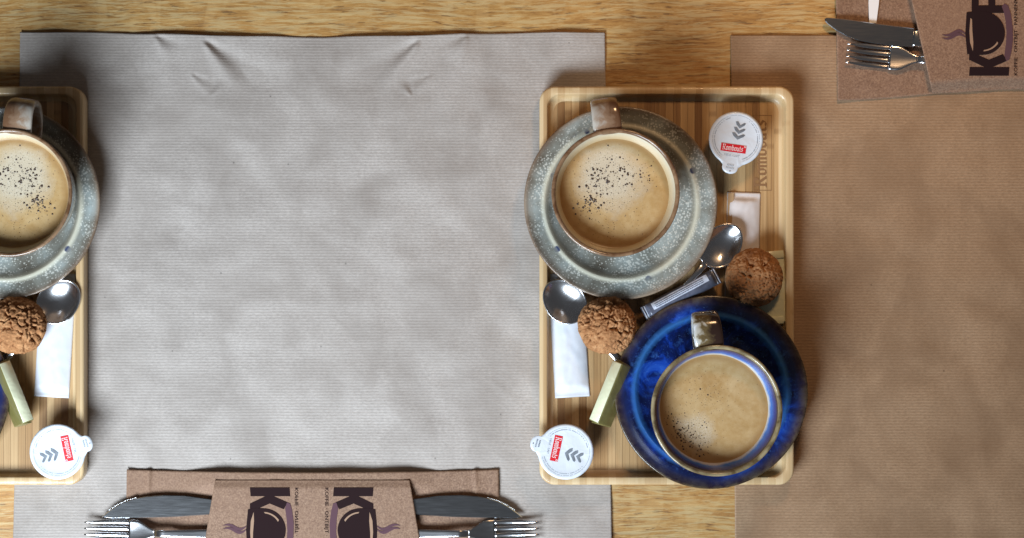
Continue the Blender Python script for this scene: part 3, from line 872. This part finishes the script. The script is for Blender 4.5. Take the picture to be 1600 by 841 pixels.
mirrored(spoon_a, FLOOR + 0.010, 'steel teaspoon bowl lying on the white packet on the cut-off tray')

# ---------------------------------------------------------------- wrapped chocolates
def make_chocolate(px, py, z, size, ang, roll, label):
    root = thing('wrapped_chocolate', label, 'chocolate', P(px, py, z), math.radians(ang), group='wrapped chocolates')
    root.rotation_euler = (0, math.radians(roll), math.radians(ang))
    w, l, h = size
    bevelled_box('wrapper', (w, l, h), M['olive_wrap'] if roll else M['cream_wrap'], root, (0, 0, h / 2), w=0.0011, seg=3)
    if roll:
        # cream coloured narrow side, laid just proud of the wrapper
        bevelled_box('side_band', (0.0008, l - 0.0016, h - 0.0012), M['cream_wrap'], root, (-w / 2 - 0.0002, 0, h / 2), w=0.0003, seg=1)
        for s in (-1, 1):
            bevelled_box('end_fold', (w * 0.7, 0.0010, h * 0.75), M['olive_wrap'], root, (0, s * (l / 2 + 0.0003), h / 2), (math.radians(8 * s), 0, 0), w=0.0003, seg=1)
    else:
        for s in (-1, 1):
            bevelled_box('end_fold', (w * 0.9, 0.0060, 0.0009), M['cream_wrap'], root, (0.0006 * s, s * (l / 2 - 0.0012), h + 0.0003), (math.radians(-4 * s), 0, math.radians(3)), w=0.0003, seg=1)
    return root
choc_a = make_chocolate(949, 612, FLOOR + 0.0092, (0.0180, 0.0500, 0.0098), -22, 50, 'olive and cream wrapped chocolate tilted against the blue saucer on the whole tray')
choc_b = make_chocolate(1201, 450, FLOOR + 0.0003, (0.0240, 0.0530, 0.0055), 1.5, 0, 'flat cream wrapped chocolate underneath the cookie by the tray rim')
mirrored(choc_a, FLOOR + 0.015, 'olive and cream wrapped chocolate tilted on the cut-off tray')

# ---------------------------------------------------------------- cookies
def make_cookie(px, py, z, r, hgt, seed, cracks, ang, label):
    bm = bmesh.new()
    bmesh.ops.create_icosphere(bm, subdivisions=6, radius=1.0)
    for v in bm.verts:
        d = v.co.normalized()
        a = math.atan2(d.y, d.x)
        rr = 1 + 0.05 * noise.noise(Vector((math.cos(a) * 1.2 + seed, math.sin(a) * 1.2, seed)))
        zz = d.z
        flat = zz if zz > 0 else zz * 0.30
        p = Vector((d.x * r * rr, d.y * r * rr, flat * hgt))
        up = smooth(-0.25, 0.2, zz)
        q = d * 2.1 + Vector((seed, seed * 2, 0))
        q = q + 0.45 * Vector((noise.noise(q * 1.7), noise.noise(q * 1.7 + Vector((5, 0, 0))), noise.noise(q * 1.7 + Vector((0, 9, 0)))))
        dist, _ = noise.voronoi(q)
        e = dist[1] - dist[0]
        mask = smooth(-0.15, 0.25, noise.noise(d * 1.6 + Vector((seed * 3, 1, 0))) + cracks)
        rag = 0.07 * noise.noise(d * 9 + Vector((seed, 2, 5)))
        dep = -0.0044 * mask * (1 - smooth(0.015, 0.11, e + rag))
        lump = 0.0010 * noise.noise(d * 3.5 + Vector((seed, 0, 3))) + 0.0005 * noise.noise(d * 11 + Vector((seed, 4, 3)))
        grain = 0.00042 * noise.noise(d * 26 + Vector((1, seed, 3))) + 0.0003 * noise.noise(d * 55)
        pit = (-0.0017 if cracks < 0.3 else -0.0010) * smooth(0.26, 0.40, noise.noise(d * 13 + Vector((7, seed, 0)))) + (-0.0012 if cracks < 0.3 else -0.0005) * smooth(0.30, 0.42, noise.noise(d * 24 + Vector((3, seed, 0))))
        p += d * ((dep + lump + grain + pit) * up)
        v.co = p + Vector((0, 0, hgt * 0.28))
    me = bpy.data.meshes.new('cookie'); bm.to_mesh(me); bm.free()
    me.polygons.foreach_set('use_smooth', [True] * len(me.polygons))
    o = link('cookie', me, M['cookie'], None, P(px, py, z), math.radians(ang))
    return tag(o, label, 'cookie', 'round brown cookies')
cookie_a = make_cookie(948, 508, FLOOR + 0.0100, 0.0226, 0.0170, 3.3, 0.55, 20, 'deeply cracked round brown cookie touching the spoon bowl on the whole tray')
cookie_b = make_cookie(1177, 434, FLOOR + 0.0062, 0.0222, 0.0170, 5.7, -0.12, 70, 'finely pitted round brown cookie on the cream wrapper near the blue saucer')
mirrored(cookie_a, FLOOR + 0.018, 'cracked round brown cookie on the cut-off tray at the photo edge')

# ---------------------------------------------------------------- stick sachet
def make_stick():
    z = FLOOR + 0.0105
    a = P(1006, 492, z); b = P(1122, 430, z)
    c = (a + b) / 2; d = b - a; L = d.length
    root = thing('stick_sachet', 'narrow navy and silver-blue stick sachet lying between the two saucers', 'sachet', (c.x, c.y, z), math.atan2(d.y, d.x) - math.pi / 2)
    W = 0.0128
    v, f = packet_mesh(L, W, 0.0050, 0.09, 12.0, 20, 70, True)
    w = build('wrapper', v, f, M['stick_dark'], root)
    def band(u, t):
        x = -W / 2 + W * (0.10 + 0.42 * u); uu = x / (W / 2)
        env = (1 - abs(uu) ** 3)
        return (x, t * L / 2, 0.0004 + 0.0050 * env * (0.86 + 0.14 * noise.noise(Vector((uu * 0.9 + 12, t * 2.2, 12)))) + 0.0004)
    v, f = sheet(0, 1, -0.74, 0.74, 6, 40, band)
    build('printed_band', v, f, M['stick_pale'], w)
    verts, faces = [], []
    rr = random.Random(9)
    for row in (0.24, 0.5, 0.76):
        t = -0.66
        while t < 0.62:
            dt = rr.uniform(0.015, 0.045)
            b0 = len(verts)
            for (uu, tt) in ((row - 0.07, t), (row + 0.07, t), (row + 0.07, t + dt * 0.7), (row - 0.07, t + dt * 0.7)):
                p = band(uu, tt); verts.append((p[0], p[1], p[2] + 0.00012))
            faces.append([b0, b0 + 1, b0 + 2, b0 + 3]); t += dt
    o = build('small_print', verts, faces, M['stick_dark'], w); o['kind'] = 'stuff'
    for s in (-1, 1):
        for i in range(4):
            y = s * (L / 2 - 0.0012 - i * 0.0019)
            bevelled_box('crimp_line', (W * 0.92, 0.0008, 0.0005), M['stick_pale'], w, (0, y, 0.0011), w=0.0001, seg=1)
    return root
make_stick()

# ---------------------------------------------------------------- cutlery pouches
def logo(parent, place, flip, z):
    """print in photograph pixels: u along the reading direction, v towards the letter tops"""
    def put(name, pts, mat, dz, par=None):
        pts = [place(u, v) for u, v in pts]
        n = len(pts)
        me = mesh_from(name, [(x, y, z + dz) for x, y in pts], [list(range(n))], False)
        if me.polygons[0].normal.z < 0: me.flip_normals()
        return link(name, me, mat, par or parent)
    stem = put('letter', [(0, 1), (13.5, 0), (13.5, 26), (23, 4), (34, 10), (25, 32), (32, 48), (36, 63), (25, 63), (13.5, 39), (13.5, 62), (0, 63)], M['logo_dark'], 0.0)
    body = [(34, 66), (32, 55)]
    for i in range(25):
        a = math.pi * i / 24
        body.append((66.5 - 34 * math.cos(a), 42 - 35 * math.sin(a)))
    body += [(101, 55), (99, 67), (66, 69)]
    cup = put('cup_emblem', body, M['logo_dark'], 0.00012)
    put('rim_gap', [(38, 57), (52, 61.5), (70, 62.5), (90, 61), (88, 58.5), (70, 58), (52, 56.5)], M['logo_gap'], 0.00024, cup)
    cres = [(38 + 0.2 * i, 50 - 3.0 * i) for i in range(0)]
    outer = [(66.5 - 28.5 * math.cos(a), 42 - 29.5 * math.sin(a)) for a in [math.radians(x) for x in range(2, 62, 6)]]
    inner = [(66.5 - 26.4 * math.cos(a), 42 - 26.5 * math.sin(a)) for a in [math.radians(x) for x in range(60, 0, -6)]]
    put('highlight_gap', outer + inner, M['logo_gap'], 0.00024, cup)
    put('letter', [(98, 2), (110, 2), (110, 22), (124, 22), (124, 33), (110, 33), (110, 48), (126, 48), (126, 59), (98, 59)], M['logo_dark'], 0.00006)
    put('saucer_emblem', [(23, 5), (32, 8), (50, 5.5), (68, 4.5), (86, 6), (100, 9), (108, 12), (113, 8), (110, 2), (96, -2.5), (76, -5), (56, -5.5), (36, -3), (25, 0)], M['logo_purple'], 0.00018)
    for off in (0, 5.2):
        st = []
        for i in range(15):
            t = i / 14
            st.append((60.5 + off + 5.5 * math.sin(t * 5.6) * (0.35 + 0.65 * (1 - t)), 69 + 36 * t, 2.6 * math.sin(math.pi * min(1, t * 0.85 + 0.12))))
        put('steam_mark', [(u - w, v) for u, v, w in st] + [(u + w, v) for u, v, w in reversed(st)], M['logo_purple'], 0.00006 + off * 0.00001)
    v, f = font_mesh('KOFFIE \u00b7 ONTBIJT \u00b7 PANNENKOEKEN', 6.6, 0.06)
    xs = [p.x for p in v]; sc = 150.0 / (max(xs) - min(xs))
    vv = []
    for p in v:
        x, y = place(p.x * sc, -12.5 + p.y * 1.15)
        vv.append((x, y, z))
    build('tagline', vv, f, M['logo_dark'], parent, sm=False)

def paper_panel(name, poly, hfun, mat, parent, origin, res=4.0):
    """paper sheet cut to a pixel outline (convex, roughly four-sided): poly gives left(t) and right(t) edges"""
    left, right, top, bot, nx, ny = poly
    def fn(u, v):
        py0 = lerp(top(u), bot(u), v)
        px = lerp(left(v), right(v), u)
        z = hfun(px, py0)
        return P(px, py0, z) - origin
    vs, fs = sheet(0, 1, 0, 1, nx, ny, fn)
    o = build(name, vs, fs, mat, parent)
    so = o.modifiers.new('thickness', 'SOLIDIFY'); so.thickness = 0.00025; so.offset = -1
    return o

def make_knife(pts_blade, z, origin_px, hand_to, hand_w, label, serr=None, tilt=0.0):
    o0 = P(*origin_px, z)
    root = thing('table_knife', label, 'knife', o0, 0, group='table knives')
    pts = []
    for (x, y) in pts_blade:
        p = P(x, y, z) - o0; pts.append((p.x, p.y))
    bm = bmesh.new()
    v, f = slab(pts, 0, 0.0014)
    me = mesh_from('blade', v, f, False)
    bm.from_mesh(me)
    bmesh.ops.bevel(bm, geom=[e for e in bm.edges if all(abs(w.co.z - 0.0014) < 1e-6 for w in e.verts)], offset=0.0005, segments=1, affect='EDGES')
    bm.to_mesh(me); bm.free()
    b = link('blade', me, M['blade'], root)
    if serr:
        for i in range(len(serr) - 1):
            (ax, ay), (bx, by) = serr[i], serr[i + 1]
            n = max(1, int(math.hypot(bx - ax, by - ay) / 2.4))
            for j in range(n):
                p = P(lerp(ax, bx, (j + .5) / n), lerp(ay, by, (j + .5) / n), z) - o0
                bevelled_box('tooth', (0.0009, 0.0009, 0.0009), M['steel'], b, (p.x, p.y, 0.0006), (0, 0, 0.7), w=0.0002, seg=1)
    a = P(*hand_to[0], z) - o0; c = P(*hand_to[1], z) - o0
    d = c - a; L = d.length
    bevelled_box('handle', (L, hand_w, 0.0036), M['steel'], root, ((a.x + c.x) / 2, (a.y + c.y) / 2, 0.0008), (0, 0, math.atan2(d.y, d.x)), w=0.0015, seg=3)
    return root

def make_fork(px, py, z, ang, label, head=0.0195, tine=0.034, plate=0.021, hlen=0.10, s=1):
    """tips at the root, pointing local -x; handle runs to local +x"""
    root = thing('table_fork', label, 'fork', P(px, py, z), math.radians(ang), group='table forks')
    def zc(x):   # side profile of the fork, scooped between tips and neck
        t = x / (tine + plate)
        return 0.0036 * (1 - math.sin(min(1.0, t) * math.pi)) + 0.0005 + 0.0016 * t * t
    pitch = head * 0.26
    for i in range(4):
        y0 = (i - 1.5) * pitch
        verts, faces = [], []
        n = 12
        for k in range(n + 1):
            x = tine * k / n * 1.04
            w = 0.0006 + 0.00115 * smooth(0, 0.45, k / n)
            yy = y0 * (0.94 + 0.06 * k / n)
            z0 = zc(x); th = 0.0009
            for (c, q) in ((1, 0.5), (0.6, 1), (-0.6, 1), (-1, 0.5), (-1, -0.5), (-0.6, -1), (0.6, -1), (1, -0.5)):
                verts.append((x, yy + c * w, z0 + q * th))
        for k in range(n):
            for j in range(8):
                m = (j + 1) % 8
                faces.append([k * 8 + j, k * 8 + m, (k + 1) * 8 + m, (k + 1) * 8 + j])
        faces.append(list(range(8))); faces.append([n * 8 + j for j in range(8)])
        build('tine', verts, faces, M['spoon'], root)
    st = []
    for k in range(15):
        t = k / 14
        x = tine + plate * t
        w = lerp(head / 2, 0.0030, smooth(0.25, 1.0, t))
        st.append((x, w, zc(x)))
    verts, faces = [], []
    na = 17
    def loft(st, th, dish):
        verts, faces = [], []
        for (x, w, z0) in st:
            ring = [(-1 + 2 * j / 10, 1) for j in range(11)] + [(1 - 2 * j / 10, -1) for j in range(11)]
            for (c, q) in ring:
                verts.append((x, w * c, z0 + q * th * (1 - 0.5 * c ** 8) + dish * (w / 0.0097) * c * c))
        n = 22
        for k in range(len(st) - 1):
            for j in range(n):
                m = (j + 1) % n
                faces.append([k * n + j, k * n + m, (k + 1) * n + m, (k + 1) * n + j])
        faces.append(list(range(n))); faces.append([(len(st) - 1) * n + j for j in range(n)])
        return verts, faces
    v, f = loft(st, 0.0009, 0.0010)
    build('head', v, f, M['spoon'], root)
    x0, w0, z0 = st[-1]
    v, f = loft([(x0, 0.0030, z0), (x0 + 0.008, 0.0026, z0 + 0.0006), (x0 + 0.02, 0.0030, z0 - 0.0016), (x0 + hlen * 0.7, 0.0046, z0 - 0.0034), (x0 + hlen, 0.0060, z0 - 0.0036)], 0.0013, 0.0)
    build('handle', v, f, M['spoon'], root)
    return root

def double_pouch():
    org = P(488, 860, 0.0022)
    root = thing('cutlery_pouch', 'wide mottled brown paper pouch holding cutlery at both ends below the pale placemat centre', 'cutlery pouch', org, group='paper cutlery pouches')
    zb = 0.0030
    def hb(px, py):
        m = min(px, 975 - px)
        z = zb + 0.0004 * noise.noise(Vector((m / 30, py / 25, 4)))
        z += 0.0022 * smooth(20, 0, m - 197) * 0.4
        z += 0.0016 * math.exp(-((m - 233 + (py - 735) * 0.05) / 4.0) ** 2) * smooth(790, 735, py) 
        z -= 0.0008 * math.exp(-((m - 240) / 5.0) ** 2)
        z += 0.0046 * smooth(285, 350, m) * smooth(776, 756, py) * smooth(731, 737, py)
        return max(0.0027, z)
    back = paper_panel('back_panel', (lambda v: lerp(198, 195, v), lambda v: lerp(779, 781, v),
        lambda u: 733.5 + 5 * math.sin(math.pi * u) ** 0.8, lambda u: 990, 240, 90), hb, M['pouch'], root, org)
    zf = 0.0098
    def hf(px, py):
        d = py - 750
        z = 0.0080 + (zf - 0.0080) * smooth(0, 14, d)
        return z
    front = paper_panel('front_panel', (lambda v: lerp(336, 296, v), lambda v: lerp(640, 680, v),
        lambda u: 750, lambda u: 990, 160, 120), hf, M['pouch'], root, org)
    z = zf - org.z + 0.0002
    def pr(u, v):
        p = P(520.5 + v, 762 + u, zf) - org; return p.x, p.y
    def pl(u, v):
        p = P(974 - 520.5 - v, 762 + u, zf) - org; return p.x, p.y
    logo(front, pr, False, z); logo(front, pl, True, z)
    # cutlery at the left end, mirrored to the other end
    kn = make_knife([(159, 808), (166, 802), (178, 793), (192, 785), (208, 779.5), (228, 775.5), (255, 773.5), (290, 774.5), (330, 780), (350, 784), (350, 802), (322, 804.5), (270, 808), (215, 809.5), (175, 809.5)],
        0.0056, (240, 795), ((345, 793), (465, 797)), 0.0085, 'knife with serrated tip by the milk cup of the cut-off tray', [(170, 797), (184, 788), (198, 781.5), (214, 777)])
    mirrored(kn, 0.008, 'knife with serrated tip by the milk cup of the whole tray')
    fk = make_fork(134, 829, 0.0042, -1.5, 'fork below the knife near the milk cup of the cut-off tray', hlen=0.085)
    mirrored(fk, 0.008, 'fork below the knife near the milk cup of the whole tray')
double_pouch()

def corner_pouch():
    org = P(1460, 60, 0.0022)
    root = thing('cutlery_pouch', 'mottled brown paper pouch in the corner over the brown placemat, with white napkin showing', 'cutlery pouch', org, group='paper cutlery pouches')
    def hb(px, py):
        return max(0.0026, 0.0031 + 0.0006 * noise.noise(Vector((px / 40, py / 30, 14))) + 0.0012 * smooth(1340, 1306, px))
    back = paper_panel('back_panel', (lambda v: lerp(1303, 1309, v), lambda v: 1900, lambda u: -160, lambda u: 157 - 17 * smooth(0, 0.45, u), 200, 110), hb, M['pouch'], root, org)
    zf = 0.0125
    def hf(px, py):
        d = (157 - 17 * smooth(0, 0.45, (px - 1309) / 591)) - py
        return 0.0036 + (zf - 0.0036) * smooth(0, 20, d)
    front = paper_panel('front_panel', (lambda v: lerp(1388, 1457, v), lambda v: 1900, lambda u: -160, lambda u: 146 - 6 * smooth(0, 0.3, u), 180, 110), hf, M['pouch'], root, org)
    z = zf - org.z + 0.0002
    def pr(u, v):
        p = P(1577 - v, 118.5 - u, zf) - org; return p.x, p.y
    logo(front, pr, False, z)
    make_knife([(1288, 30), (1291, 28), (1300, 28.5), (1325, 31), (1363, 36.5), (1400, 41.5), (1428, 45), (1427, 74.5), (1400, 72.5), (1363, 68), (1340, 63.5), (1322, 57), (1306, 48), (1294, 39), (1289, 34)],
        0.0068, (1380, 55), ((1426, 60), (1700, 92)), 0.0125, 'knife with dark blade resting on the pouch in the corner')
    make_fork(1321, 84, 0.0042, -5.5, 'fork with warm glints below the knife on the pouch in the corner', hlen=0.10)
    # folded white napkin inside the pouch
    n0 = P(1400, 40, 0.0042)
    nap = thing('paper_napkin', 'white paper napkin peeking out of the pouch in the corner', 'napkin', n0)
    def poly(name, pts, zz):
        v, f = slab([tuple((P(x, y, zz) - n0).xy) for x, y in pts], zz - n0.z, zz - n0.z + 0.0005)
        build(name, v, f, M['napkin'], nap, sm=False)
    poly('folded_sheet', [(1428, 10), (1455, 130), (1468, 118), (1700, 60), (1700, -40), (1415, -60)], 0.0044)
    poly('folded_corner', [(1358, -10), (1374, -10), (1373, 6), (1369, 36), (1358, 36), (1357, 4)], 0.0051)
corner_pouch()
